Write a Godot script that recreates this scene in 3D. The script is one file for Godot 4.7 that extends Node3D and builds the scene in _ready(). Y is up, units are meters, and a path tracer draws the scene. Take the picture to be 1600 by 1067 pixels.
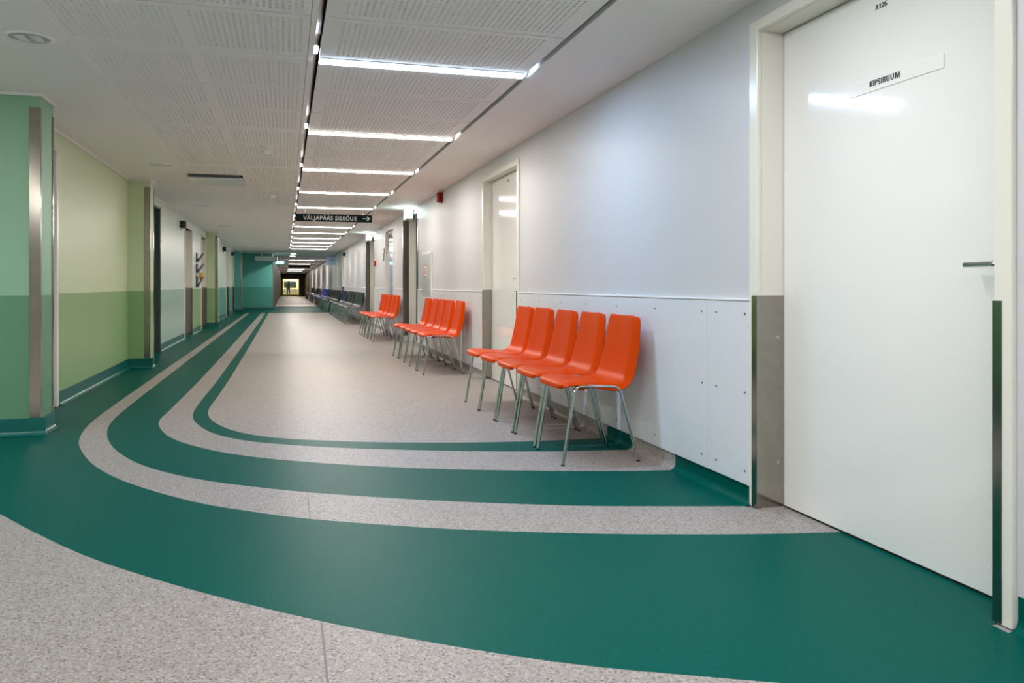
extends Node3D
# A long hospital corridor. World: x to the right, y up, the corridor runs along -z ("d" below is the distance along it).

const CEIL := 2.24
const WALL_R := 2.0
const WALL_L := -1.785
const DADO := 0.915
const TUBE_FIRST := 4.585
const TUBE_STEP := 2.167

var M := {}
var counts := {}
var shared := {}


# ---------------------------------------------------------------- mesh builder
class MB:
	var v := PackedVector3Array()
	var n := PackedVector3Array()

	func tri(a: Vector3, b: Vector3, c: Vector3, na: Vector3, nb: Vector3, nc: Vector3) -> void:
		if (a - c).cross(a - b).dot(na + nb + nc) >= 0.0:
			v.append_array([a, b, c])
			n.append_array([na, nb, nc])
		else:
			v.append_array([a, c, b])
			n.append_array([na, nc, nb])

	func flat(a: Vector3, b: Vector3, c: Vector3, out: Vector3) -> void:
		var k := (a - c).cross(a - b).normalized()
		if k.dot(out) < 0.0:
			k = -k
		tri(a, b, c, k, k, k)

	func quad(a: Vector3, b: Vector3, c: Vector3, e: Vector3, out: Vector3) -> void:
		flat(a, b, c, out)
		flat(a, c, e, out)

	func box(lo: Vector3, hi: Vector3, bevel := 0.0) -> void:
		var ce := (lo + hi) / 2.0
		var h := (hi - lo) / 2.0
		var b := minf(bevel, minf(h.x, minf(h.y, h.z)) * 0.9)
		for ax in 3:
			var u := (ax + 1) % 3
			var w := (ax + 2) % 3
			for s in [-1.0, 1.0]:
				var out := Vector3.ZERO
				out[ax] = s
				var p := []
				for k in [[-1, -1], [1, -1], [1, 1], [-1, 1]]:
					var q := Vector3.ZERO
					q[ax] = s * h[ax]
					q[u] = k[0] * (h[u] - b)
					q[w] = k[1] * (h[w] - b)
					p.append(ce + q)
				quad(p[0], p[1], p[2], p[3], out)
		if b <= 0.0:
			return
		for ax in 3:
			var u := (ax + 1) % 3
			var w := (ax + 2) % 3
			for su in [-1.0, 1.0]:
				for sw in [-1.0, 1.0]:
					var p := []
					for k in [[-1, 0], [1, 0], [1, 1], [-1, 1]]:
						var q := Vector3.ZERO
						q[ax] = k[0] * (h[ax] - b)
						q[u] = su * (h[u] - (b if k[1] else 0.0))
						q[w] = sw * (h[w] - (0.0 if k[1] else b))
						p.append(ce + q)
					var out := Vector3.ZERO
					out[u] = su
					out[w] = sw
					quad(p[0], p[1], p[2], p[3], out)
		for sx in [-1.0, 1.0]:
			for sy in [-1.0, 1.0]:
				for sz in [-1.0, 1.0]:
					flat(ce + Vector3(sx * h.x, sy * (h.y - b), sz * (h.z - b)), ce + Vector3(sx * (h.x - b), sy * h.y, sz * (h.z - b)), ce + Vector3(sx * (h.x - b), sy * (h.y - b), sz * h.z), Vector3(sx, sy, sz))

	func tube(path: Array, r: float, sides := 10, caps := true) -> void:
		var rings := []
		var last := path.size() - 1
		var side := Vector3.ZERO
		for i in path.size():
			var t: Vector3 = (path[mini(i + 1, last)] - path[maxi(i - 1, 0)]).normalized()
			if side == Vector3.ZERO:
				side = t.cross(Vector3.UP if absf(t.y) < 0.9 else Vector3.RIGHT).normalized()
			side = (side - t * side.dot(t)).normalized()
			var up := t.cross(side)
			var ring := []
			for k in sides:
				ring.append(side * cos(TAU * k / sides) + up * sin(TAU * k / sides))
			rings.append(ring)
		for i in last:
			for k in sides:
				var k2 := (k + 1) % sides
				var a: Vector3 = rings[i][k]
				var b: Vector3 = rings[i][k2]
				var c: Vector3 = rings[i + 1][k2]
				var e: Vector3 = rings[i + 1][k]
				tri(path[i] + a * r, path[i] + b * r, path[i + 1] + c * r, a, b, c)
				tri(path[i] + a * r, path[i + 1] + c * r, path[i + 1] + e * r, a, c, e)
		if caps:
			for at in [0, last]:
				var out: Vector3 = path[0] - path[1] if at == 0 else path[last] - path[last - 1]
				for k in sides:
					flat(path[at], path[at] + rings[at][k] * r, path[at] + rings[at][(k + 1) % sides] * r, out)

	# profile: (radius, height) pairs turned round the y axis at "at"; the normal leans out of the profile's left side
	func lathe(at: Vector3, profile: Array, sides := 32) -> void:
		for i in profile.size() - 1:
			var p: Vector2 = profile[i]
			var q: Vector2 = profile[i + 1]
			var t := (q - p).normalized()
			var k2 := Vector2(t.y, -t.x)
			for k in sides:
				var a := TAU * k / sides
				var b := TAU * (k + 1) / sides
				var da := Vector3(cos(a), 0, sin(a))
				var db := Vector3(cos(b), 0, sin(b))
				var na := da * k2.x + Vector3.UP * k2.y
				var nb := db * k2.x + Vector3.UP * k2.y
				var pa := at + da * p.x + Vector3.UP * p.y
				var pb := at + db * p.x + Vector3.UP * p.y
				var qa := at + da * q.x + Vector3.UP * q.y
				var qb := at + db * q.x + Vector3.UP * q.y
				tri(pa, pb, qb, na, nb, nb)
				tri(pa, qb, qa, na, nb, na)

	# a polygon in (x, y) drawn out along z
	func prism(poly: PackedVector2Array, z0: float, z1: float) -> void:
		var ids := Geometry2D.triangulate_polygon(poly)
		for i in range(0, ids.size(), 3):
			var a := poly[ids[i]]
			var b := poly[ids[i + 1]]
			var c := poly[ids[i + 2]]
			for z in [z0, z1]:
				flat(Vector3(a.x, a.y, z), Vector3(b.x, b.y, z), Vector3(c.x, c.y, z), Vector3(0, 0, signf(z - (z0 + z1) / 2.0)))
		var turn := -1.0 if Geometry2D.is_polygon_clockwise(poly) else 1.0
		for i in poly.size():
			var a := poly[i]
			var b := poly[(i + 1) % poly.size()]
			var out := Vector3(b.y - a.y, a.x - b.x, 0) * turn
			quad(Vector3(a.x, a.y, z0), Vector3(b.x, b.y, z0), Vector3(b.x, b.y, z1), Vector3(a.x, a.y, z1), out)

	func done() -> ArrayMesh:
		var arrays := []
		arrays.resize(Mesh.ARRAY_MAX)
		arrays[Mesh.ARRAY_VERTEX] = v
		arrays[Mesh.ARRAY_NORMAL] = n
		var m := ArrayMesh.new()
		m.add_surface_from_arrays(Mesh.PRIMITIVE_TRIANGLES, arrays)
		return m


# ---------------------------------------------------------------- naming helpers
func numbered(called: String) -> String:
	counts[called] = counts.get(called, -1) + 1
	return called if counts[called] == 0 else "%s_%03d" % [called, counts[called]]


func tag(o: Node, label: String, category := "", group := "", kind := "") -> void:
	o.set_meta("label", label)
	if category:
		o.set_meta("category", category)
	if group:
		o.set_meta("group", group)
	if kind:
		o.set_meta("kind", kind)


func thing(called: String, at: Vector3, label: String, category: String, group := "", kind := "") -> Node3D:
	var o := Node3D.new()
	o.name = numbered(called)
	add_child(o)
	o.position = at
	tag(o, label, category, group, kind)
	return o


func setting(called: String, label: String, category: String) -> Node3D:
	return thing(called, Vector3.ZERO, label, category, "", "structure")


func part(parent: Node, called: String, mesh: Mesh, material: Material, at := Vector3.ZERO) -> MeshInstance3D:
	var o := MeshInstance3D.new()
	o.name = called
	o.mesh = mesh
	o.material_override = material
	o.position = at
	parent.add_child(o, true)
	return o


func bx(parent: Node, called: String, x0: float, x1: float, y0: float, y1: float, d0: float, d1: float, material: Material, bevel := 0.0) -> MeshInstance3D:
	var b := MB.new()
	b.box(Vector3(minf(x0, x1), y0, -maxf(d0, d1)), Vector3(maxf(x0, x1), y1, -minf(d0, d1)), bevel)
	return part(parent, called, b.done(), material)


func text(parent: Node, called: String, words: String, height: float, material: Material, bold := 400) -> MeshInstance3D:
	var f := SystemFont.new()
	f.font_names = PackedStringArray(["Droid Sans"])
	f.font_weight = bold
	var px := height / 45.7
	var rule := TextMesh.new()
	rule.font = f
	rule.text = "H"
	rule.font_size = 64
	rule.pixel_size = px
	rule.depth = 0.0015
	var box := rule.get_aabb()
	var wide := []
	var total := 0.0
	for ch in words:
		var w := height * 0.36 if ch == "I" else f.get_string_size(ch, HORIZONTAL_ALIGNMENT_LEFT, -1, 64).x * px
		wide.append(w)
		total += w
	var st := SurfaceTool.new()
	st.begin(Mesh.PRIMITIVE_TRIANGLES)
	var x := -total / 2.0
	for i in words.length():
		var ch := words[i]
		var at := Vector3(x + wide[i] / 2.0, 0, 0)
		if ch == "I":
			# a plain upright, as in the lettering on the wall
			var stem := BoxMesh.new()
			stem.size = Vector3(height * (0.2 if bold > 500 else 0.13), height, 0.0015)
			st.append_from(stem, 0, Transform3D(Basis(), at + Vector3(0, box.get_center().y, 0)))
		elif ch != " ":
			var t := TextMesh.new()
			t.font = f
			t.text = ch
			t.font_size = 64
			t.pixel_size = px
			t.depth = 0.0015
			t.curve_step = 4.0
			for k in t.get_surface_count():
				st.append_from(t, k, Transform3D(Basis(), at))
		x += wide[i]
	return part(parent, called, st.commit(), material)


# ---------------------------------------------------------------- materials
func mat(called: String, color: Color, rough := 0.5, metal := 0.0, spec := 0.5) -> StandardMaterial3D:
	var m := StandardMaterial3D.new()
	m.resource_name = called
	m.albedo_color = color
	m.roughness = rough
	m.metallic = metal
	m.metallic_specular = spec
	M[called] = m
	return m


func chips(seed_: int, base: Color, tones: Array, many: int, least: int, most: int) -> ImageTexture:
	var rng := RandomNumberGenerator.new()
	rng.seed = seed_
	var side := 1024
	var im := Image.create(side, side, false, Image.FORMAT_RGB8)
	im.fill(base)
	for i in many:
		var c: Color = tones[rng.randi() % tones.size()]
		var x := rng.randi() % side
		var y := rng.randi() % side
		var w := rng.randi_range(least, most)
		var h := rng.randi_range(least, most)
		im.fill_rect(Rect2i(x, y, w, h), c)
		im.fill_rect(Rect2i(x + w / 2, y + h / 2, maxi(1, w - 1), maxi(1, h - 1)), c)
		im.fill_rect(Rect2i(x - side, y, w, h), c)
	return ImageTexture.create_from_image(im)


func vinyl(called: String, tex: ImageTexture, metres: float, rough: float, spec: float) -> void:
	var m := mat(called, Color.WHITE, rough)
	m.albedo_texture = tex
	m.uv1_triplanar = true
	m.uv1_world_triplanar = true
	m.uv1_scale = Vector3.ONE / metres
	m.metallic_specular = spec


func brushed(called: String, color: Color, rough: float) -> void:
	var m := mat(called, color, rough, 1.0)
	var noise := FastNoiseLite.new()
	noise.seed = 7
	noise.frequency = 0.05
	var im := noise.get_seamless_image(256, 256)
	im.convert(Image.FORMAT_RGB8)
	for y in 256:
		for x in 256:
			var k := 0.93 + 0.07 * im.get_pixel(x, y).r
			im.set_pixel(x, y, Color(k, k, k))
	m.albedo_texture = ImageTexture.create_from_image(im)
	m.uv1_triplanar = true
	m.uv1_scale = Vector3(1, 1, 1)


func glow(called: String, color: Color, energy: float) -> void:
	var m := mat(called, Color(0.9, 0.9, 0.9), 0.4)
	m.emission_enabled = true
	m.emission = color
	m.emission_energy_multiplier = energy


func make_materials() -> void:
	vinyl("floor_beige", chips(11, Color8(160, 153, 148), [Color8(178, 171, 167), Color8(148, 140, 135), Color8(136, 128, 123), Color8(168, 160, 153), Color8(154, 147, 144), Color8(118, 110, 106), Color8(184, 178, 174)], 36000, 2, 6), 1.1, 0.38, 0.17)
	vinyl("floor_green", chips(12, Color8(0, 84, 75), [Color8(1, 88, 79), Color8(0, 80, 71), Color8(1, 86, 76), Color8(0, 78, 70), Color8(6, 96, 86)], 30000, 2, 4), 0.9, 0.42, 0.15)
	mat("weld", Color8(112, 106, 104), 0.5)
	mat("slab", Color8(150, 148, 145), 0.9)
	mat("wall_white", Color8(206, 206, 208), 0.42, 0.0, 0.4)
	mat("panel_white", Color8(222, 224, 228), 0.3)
	mat("bead_white", Color8(240, 242, 244), 0.25)
	mat("casing_cream", Color8(232, 229, 218), 0.24)
	mat("leaf_white", Color8(238, 236, 233), 0.085)
	mat("leaf_blue", Color8(176, 192, 212), 0.1)
	mat("ceiling_white", Color8(243, 241, 238), 0.7)
	mat("ceiling_panel", Color8(243, 242, 239), 0.75)
	mat("fleece", Color8(142, 142, 140), 0.9)
	mat("plenum_dark", Color8(60, 64, 70), 0.8)
	mat("mint_light", Color8(146, 188, 156), 0.4)
	mat("mint_deep", Color8(96, 146, 112), 0.35)
	mat("lime_light", Color8(204, 219, 180), 0.4)
	mat("lime_deep", Color8(142, 178, 124), 0.32)
	mat("aqua_light", Color8(218, 236, 226), 0.3)
	mat("aqua_deep", Color8(172, 206, 190), 0.26)
	mat("teal_light", Color8(108, 190, 182), 0.4)
	mat("teal_deep", Color8(78, 160, 144), 0.36)
	mat("base_teal", Color8(8, 98, 92), 0.3)
	mat("olive_panel", Color8(58, 56, 36), 0.5)
	mat("brown_panel", Color8(76, 64, 46), 0.5)
	brushed("steel", Color8(168, 162, 152), 0.15)
	brushed("steel_dark", Color8(156, 150, 140), 0.16)
	mat("chrome", Color8(200, 204, 204), 0.12, 1.0)
	mat("aluminium", Color8(205, 208, 212), 0.3, 1.0)
	mat("orange", Color8(208, 66, 0), 0.36, 0.0, 0.18)
	mat("black_plastic", Color8(26, 30, 34), 0.35)
	mat("navy_plastic", Color8(20, 32, 66), 0.35)
	mat("blue_plastic", Color8(22, 56, 150), 0.35)
	mat("rubber", Color8(40, 40, 40), 0.7)
	mat("dark_gap", Color8(22, 24, 24), 0.5)
	mat("frame_green", Color8(58, 74, 68), 0.35)
	mat("dark_glass", Color8(18, 24, 24), 0.08)
	mat("sign_dark", Color8(8, 32, 28), 0.55, 0.0, 0.3)
	mat("sign_white", Color8(236, 240, 238), 0.5)
	mat("ink", Color8(30, 34, 44), 0.6)
	mat("screw", Color8(84, 88, 92), 0.4)
	mat("alarm_red", Color8(150, 24, 22), 0.3)
	mat("sticker_red", Color8(200, 40, 36), 0.5)
	mat("cabinet_grey", Color8(176, 180, 180), 0.3)
	mat("grey_plate", Color8(130, 132, 136), 0.4)
	mat("rack_navy", Color8(48, 52, 70), 0.35)
	mat("paper_yellow", Color8(226, 178, 60), 0.7)
	mat("clock_blue", Color8(186, 216, 244), 0.3)
	mat("yellow_paint", Color8(236, 230, 176), 0.5)
	mat("dark_cloth", Color8(9, 10, 10), 0.8)
	glow("tube_cool", Color(0.82, 0.9, 1.0), 11.0)
	glow("tube_warm", Color(1.0, 0.985, 0.96), 11.0)
	glow("exit_glow", Color(0.86, 1.0, 0.97), 6.0)
	glow("exit_green", Color(0.3, 0.85, 0.85), 2.0)
	var g := mat("pane", Color(0.9, 0.95, 0.92, 0.05), 0.03)
	g.transparency = BaseMaterial3D.TRANSPARENCY_ALPHA


# ---------------------------------------------------------------- camera and light
func make_camera() -> void:
	var cam := Camera3D.new()
	cam.name = "camera"
	add_child(cam)
	cam.position = Vector3(0, 0.98, 0)
	cam.rotation.y = -atan(354.0 / 1250.0)
	var near := 0.05
	cam.set_frustum(near * 1067.0 / 1250.0, Vector2(0, -near * 87.5 / 1250.0), near, 200.0)
	cam.current = true
	var we := WorldEnvironment.new()
	we.name = "environment"
	var e := Environment.new()
	e.background_mode = Environment.BG_COLOR
	e.background_color = Color.BLACK
	e.tonemap_mode = Environment.TONE_MAPPER_LINEAR
	e.tonemap_exposure = 1.52
	e.sdfgi_enabled = true
	e.ssao_enabled = true
	e.ssil_enabled = true
	we.environment = e
	add_child(we)


const TUBE_ENERGY := 1.75

func tube_light(parent: Node, x0: float, x1: float, d: float, color: Color, energy: float) -> void:
	var a := AreaLight3D.new()
	a.name = "tube_glow"
	parent.add_child(a, true)
	a.position = Vector3((x0 + x1) / 2.0, CEIL - (0.02 if d < 31.0 else 0.036), -d) - parent.position
	a.rotation.x = -PI / 2
	a.area_size = Vector2(x1 - x0, 0.05)
	a.area_range = 40.0
	a.area_attenuation = 2.0
	a.light_color = color
	a.light_energy = energy
	a.shadow_enabled = true


# ---------------------------------------------------------------- floor
func smooth_curve(pts: Array, step := 6) -> PackedVector2Array:
	var out := PackedVector2Array()
	for i in pts.size() - 1:
		var p0: Vector2 = pts[maxi(i - 1, 0)]
		var p1: Vector2 = pts[i]
		var p2: Vector2 = pts[i + 1]
		var p3: Vector2 = pts[mini(i + 2, pts.size() - 1)]
		for k in step:
			out.append(p1.cubic_interpolate(p2, p0, p3, float(k) / step))
	out.append(pts[-1])
	return out


func sheet(parent: Node, called: String, poly: PackedVector2Array, material: Material, y := 0.0) -> void:
	var b := MB.new()
	var ids := Geometry2D.triangulate_polygon(poly)
	if ids.is_empty():
		print("no triangles for ", called)
	for i in range(0, ids.size(), 3):
		var q := []
		for k in 3:
			var p := poly[ids[i + k]]
			q.append(Vector3(p.x, y, -p.y))
		b.flat(q[0], q[1], q[2], Vector3.UP)
	part(parent, called, b.done(), material)


func cove_right(parent: Node, d0: float, d1: float, material: Material) -> void:
	var b := MB.new()
	var r := 0.035
	var pts := []
	for k in 9:
		var a := PI / 2 * k / 8.0
		pts.append([Vector2(WALL_R - 0.003 - r + r * sin(a), r - r * cos(a)), Vector2(-sin(a), cos(a))])
	pts.append([Vector2(WALL_R - 0.003, 0.1), Vector2(-1, 0)])
	strip(b, pts, d0, d1)
	part(parent, "cove", b.done(), material)


func strip(b: MB, pts: Array, d0: float, d1: float) -> void:
	for i in pts.size() - 1:
		var p: Vector2 = pts[i][0]
		var q: Vector2 = pts[i + 1][0]
		var np := Vector3(pts[i][1].x, pts[i][1].y, 0)
		var nq := Vector3(pts[i + 1][1].x, pts[i + 1][1].y, 0)
		var a0 := Vector3(p.x, p.y, -d0)
		var a1 := Vector3(p.x, p.y, -d1)
		var b0 := Vector3(q.x, q.y, -d0)
		var b1 := Vector3(q.x, q.y, -d1)
		b.tri(a0, a1, b1, np, np, nq)
		b.tri(a0, b1, b0, np, nq, nq)


func vv(a: Array) -> Array:
	var o := []
	for i in range(0, a.size(), 2):
		o.append(Vector2(a[i], a[i + 1]))
	return o


func rect(x0: float, x1: float, d0: float, d1: float) -> PackedVector2Array:
	return PackedVector2Array([Vector2(x0, d0), Vector2(x1, d0), Vector2(x1, d1), Vector2(x0, d1)])


func chain(parts: Array) -> PackedVector2Array:
	var o := PackedVector2Array()
	for p in parts:
		if p is Vector2:
			o.append(p)
		else:
			o.append_array(p)
	return o


func make_floor() -> void:
	var f := setting("floor", "speckled beige vinyl floor with curving green bands", "floor")
	bx(f, "slab", -6.2, 4.2, -0.4, -0.19, -4.2, 92.5, M.slab)
	bx(f, "screed", -6.2, 4.2, -0.19, -0.003, -4.2, 66.0, M.slab)
	var e := 1.962
	var far := 29.6
	var c0 := smooth_curve(vv([-2.3, 5.89, -2.02, 5.3, -1.62, 4.55, -1.178, 3.9, -0.936, 3.54, -0.651, 3.155, -0.289, 2.76, 0.097, 2.402, 0.426, 2.145, 0.723, 1.946, 1.009, 1.798, 1.3, 1.66, 1.65, 1.52, e, 1.41]))
	var c1 := smooth_curve(vv([-1.345, far, -1.345, 16.0, -1.352, 9.7, -1.35, 7.2, -1.335, 6.3, -1.279, 5.75, -1.188, 5.34, -1.0, 4.81, -0.753, 4.347, -0.409, 3.894, -0.123, 3.631, 0.139, 3.439, 0.63, 3.172, 1.106, 2.977, 1.464, 2.86, 1.832, 2.762, 2.15, 2.7]))
	var c2 := smooth_curve(vv([-1.225, far, -1.228, 16.0, -1.226, 9.2, -1.222, 7.08, -1.2, 6.3, -1.13, 5.79, -0.995, 5.294, -0.806, 4.85, -0.601, 4.53, -0.357, 4.262, -0.077, 4.038, 0.214, 3.845, 0.711, 3.577, 1.244, 3.349, 1.651, 3.223, e, 3.138]))
	var c3 := smooth_curve(vv([-0.83, far, -0.84, 17.4, -0.85, 9.7, -0.872, 6.99, -0.88, 6.3, -0.806, 5.86, -0.666, 5.46, -0.426, 5.075, -0.162, 4.796, 0.184, 4.544, 0.513, 4.354, 0.834, 4.2, 1.318, 4.025, 1.75, 3.9, e, 3.858]))
	var c4 := smooth_curve(vv([-0.68, far, -0.672, 16.3, -0.675, 9.3, -0.69, 7.1, -0.668, 6.43, -0.58, 5.98, -0.427, 5.58, -0.178, 5.26, 0.202, 4.995, 0.567, 4.813, 1.107, 4.602, 1.6, 4.465, e, 4.405]))
	var c5 := smooth_curve(vv([-0.572, far, -0.56, 18.6, -0.56, 10.4, -0.572, 7.8, -0.585, 6.82, -0.545, 6.34, -0.433, 5.93, -0.269, 5.605, -0.024, 5.345, 0.404, 5.11, 0.785, 4.965, 1.17, 4.865, 1.568, 4.805, e, 4.79]))
	var rc := []
	for c in [c1, c2, c3, c4, c5]:
		var r: PackedVector2Array = c.duplicate()
		r.reverse()
		rc.append(r)
	sheet(f, "beige_sheet", chain([c0, Vector2(e, -3.6), Vector2(-5.2, -3.6), Vector2(-5.2, 5.95), Vector2(-2.3, 5.95)]), M.floor_beige)
	sheet(f, "green_band", chain([c0, Vector2(e, 1.85), Vector2(2.15, 1.85), rc[0], Vector2(-2.1, far), Vector2(-2.1, 5.95), Vector2(-2.3, 5.95)]), M.floor_green)
	sheet(f, "beige_band", chain([c1, Vector2(2.15, 3.09), Vector2(e, 3.09), rc[1]]), M.floor_beige)
	sheet(f, "green_band", chain([c2, rc[2]]), M.floor_green)
	sheet(f, "beige_band", chain([c3, rc[3]]), M.floor_beige)
	sheet(f, "green_band", chain([c4, rc[4]]), M.floor_green)
	sheet(f, "beige_sheet", chain([c5, Vector2(e, far)]), M.floor_beige)
	sheet(f, "green_band", rect(-2.1, e, far, 38.6), M.floor_green)
	sheet(f, "beige_sheet", rect(-0.6, e, 38.6, 66.0), M.floor_beige)
	var ramp := MB.new()
	ramp.quad(Vector3(-0.6, 0, -66), Vector3(e + 0.04, 0, -66), Vector3(e + 0.04, -0.17, -88), Vector3(-0.6, -0.17, -88), Vector3.UP)
	ramp.quad(Vector3(-0.6, -0.17, -88), Vector3(e + 0.04, -0.17, -88), Vector3(e + 0.04, -0.17, -92), Vector3(-0.6, -0.17, -92), Vector3.UP)
	part(f, "ramp", ramp.done(), M.floor_beige)
	for k in [[6.86, 8.12, 2.15], [12.5, 14.1, 2.5], [15.4, 16.65, 2.15], [18.86, 20.87, 2.5]]:
		sheet(f, "beige_sheet", rect(e, k[2], k[0], k[1]), M.floor_beige)
	# hot-welded joints between the sheets
	bx(f, "weld_seam", 0.0975, 0.1035, -0.001, 0.0006, -3.6, 2.39, M.weld)
	bx(f, "weld_seam", 0.0975, 0.1025, -0.001, 0.0006, 3.465, 3.915, M.weld)
	# the floor covering runs up the wall in a cove
	cove_right(f, -3.6, 1.79, M.floor_green)
	cove_right(f, 3.13, 3.86, M.floor_green)
	cove_right(f, 3.86, 4.405, M.floor_beige)
	cove_right(f, 4.405, 4.795, M.floor_green)
	for k in [[4.795, 6.81], [8.17, 12.5], [14.1, 15.36], [16.7, 18.86], [20.87, far]]:
		cove_right(f, k[0], k[1], M.floor_beige)
	cove_right(f, far, 38.6, M.floor_green)
	cove_right(f, 38.6, 66.0, M.floor_beige)


# ---------------------------------------------------------------- ceiling
func perforated(w: float, l: float, nx: int, nz: int, pitch: float, hole: float) -> ArrayMesh:
	var b := MB.new()
	var t := 0.012
	var dn := Vector3.DOWN
	var gx := nx * pitch / 2.0
	var gz := nz * pitch / 2.0
	# the plain margins
	b.quad(Vector3(-w / 2, 0, -l / 2), Vector3(w / 2, 0, -l / 2), Vector3(w / 2, 0, -gz), Vector3(-w / 2, 0, -gz), dn)
	b.quad(Vector3(-w / 2, 0, l / 2), Vector3(w / 2, 0, l / 2), Vector3(w / 2, 0, gz), Vector3(-w / 2, 0, gz), dn)
	b.quad(Vector3(-w / 2, 0, -gz), Vector3(-gx, 0, -gz), Vector3(-gx, 0, gz), Vector3(-w / 2, 0, gz), dn)
	b.quad(Vector3(w / 2, 0, -gz), Vector3(gx, 0, -gz), Vector3(gx, 0, gz), Vector3(w / 2, 0, gz), dn)
	for s in [-1.0, 1.0]:
		b.quad(Vector3(s * w / 2, 0, -l / 2), Vector3(s * w / 2, 0, l / 2), Vector3(s * w / 2, t, l / 2), Vector3(s * w / 2, t, -l / 2), Vector3(s, 0, 0))
		b.quad(Vector3(-w / 2, 0, s * l / 2), Vector3(w / 2, 0, s * l / 2), Vector3(w / 2, t, s * l / 2), Vector3(-w / 2, t, s * l / 2), Vector3(0, 0, s))
	var h := hole / 2.0
	var p := pitch / 2.0
	var inner := [Vector3(-h, 0, -h), Vector3(h, 0, -h), Vector3(h, 0, h), Vector3(-h, 0, h)]
	var outer := [Vector3(-p, 0, -p), Vector3(p, 0, -p), Vector3(p, 0, p), Vector3(-p, 0, p)]
	for i in nx:
		for j in nz:
			var c := Vector3(-gx + (i + 0.5) * pitch, 0, -gz + (j + 0.5) * pitch)
			for k in 4:
				var k2 := (k + 1) % 4
				b.quad(c + outer[k], c + outer[k2], c + inner[k2], c + inner[k], dn)
				b.quad(c + inner[k], c + inner[k2], c + inner[k2] + Vector3.UP * t, c + inner[k] + Vector3.UP * t, -(inner[k] + inner[k2]))
	return b.done()


func tube_at(k: int) -> float:
	return TUBE_FIRST + TUBE_STEP * k


func make_ceiling() -> void:
	var c := setting("ceiling", "white ceiling of perforated panels between plain plaster strips", "ceiling")
	# plain plaster on both sides and beyond the panels
	bx(c, "plaster_field", 1.412, 4.2, CEIL, CEIL + 0.2, -3.8, 31.2, M.ceiling_white)
	bx(c, "plaster_field", -6.2, -1.087, CEIL, CEIL + 0.2, -3.8, 36.0, M.ceiling_white)
	bx(c, "plaster_field", -1.087, 4.2, CEIL, CEIL + 0.2, 31.2, 92.5, M.ceiling_white)
	bx(c, "roof_slab", -6.2, 4.2, CEIL + 0.24, CEIL + 0.34, -3.8, 92.5, M.plenum_dark)
	bx(c, "roof_beam", -1.087, 1.412, CEIL + 0.01, CEIL + 0.24, -3.8, -3.7, M.plenum_dark)
	# the tray of metal behind the panels
	bx(c, "edge_trim", 0.118, 0.146, CEIL - 0.002, CEIL + 0.05, -3.7, 31.2, M.ceiling_white)
	bx(c, "edge_trim", -1.087, -1.066, CEIL - 0.003, CEIL + 0.03, -3.7, 31.2, M.ceiling_white)
	bx(c, "centre_rail", -0.4785, -0.4715, CEIL + 0.002, CEIL + 0.03, -3.7, 31.2, M.ceiling_white)
	bx(c, "slot_back", 0.14, 0.18, CEIL + 0.09, CEIL + 0.1, -3.7, 31.2, M.steel_dark)
	bx(c, "slot_back", 1.376, 1.414, CEIL + 0.09, CEIL + 0.1, -3.7, 31.2, M.steel_dark)
	bx(c, "tray", -1.066, 0.118, CEIL + 0.0715, CEIL + 0.073, -3.7, 31.2, M.plenum_dark)
	bx(c, "tray", 0.185, 1.371, CEIL + 0.0715, CEIL + 0.073, -3.7, 31.2, M.plenum_dark)
	var half := 0.044
	var len_ := (TUBE_STEP - 2.0 * half) / 3.0
	var wide := perforated(1.196, len_ - 0.01, 37, 21, 0.028, 0.0125)
	var narrow := perforated(0.588, len_ - 0.01, 19, 21, 0.028, 0.0125)
	var plain := MB.new()
	plain.box(Vector3(-0.294, 0, -len_ / 2 + 0.005), Vector3(0.294, 0.012, len_ / 2 - 0.005))
	var plain_mesh := plain.done()
	var fl := MB.new()
	fl.box(Vector3(-0.59, 0.0125, -len_ / 2 + 0.006), Vector3(0.59, 0.0135, len_ / 2 - 0.006))
	var fleece := fl.done()
	fl = MB.new()
	fl.box(Vector3(-0.291, 0.0125, -len_ / 2 + 0.006), Vector3(0.291, 0.0135, len_ / 2 - 0.006))
	var fleece_narrow := fl.done()
	for k in range(-3, 12):
		var d0 := tube_at(k) + half
		for j in 3:
			var d := d0 + (j + 0.5) * len_
			var wp := part(c, "ceiling_panel", wide, M.ceiling_panel, Vector3(0.778, CEIL, -d))
			part(wp, "fleece", fleece, M.fleece)
			if not (k == 2 and j == 1):
				var lp := part(c, "ceiling_panel", narrow if d < 10.4 else plain_mesh, M.ceiling_panel, Vector3(-0.772, CEIL, -d))
				part(lp, "fleece", fleece_narrow, M.fleece)
			var rp := part(c, "ceiling_panel", narrow if d < 13.4 else plain_mesh, M.ceiling_panel, Vector3(-0.178, CEIL, -d))
			part(rp, "fleece", fleece_narrow, M.fleece)
		bx(c, "ceiling_strip", -1.064, 0.116, CEIL, CEIL + 0.012, tube_at(k) - half + 0.002, tube_at(k) + half - 0.002, M.ceiling_panel)


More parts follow.
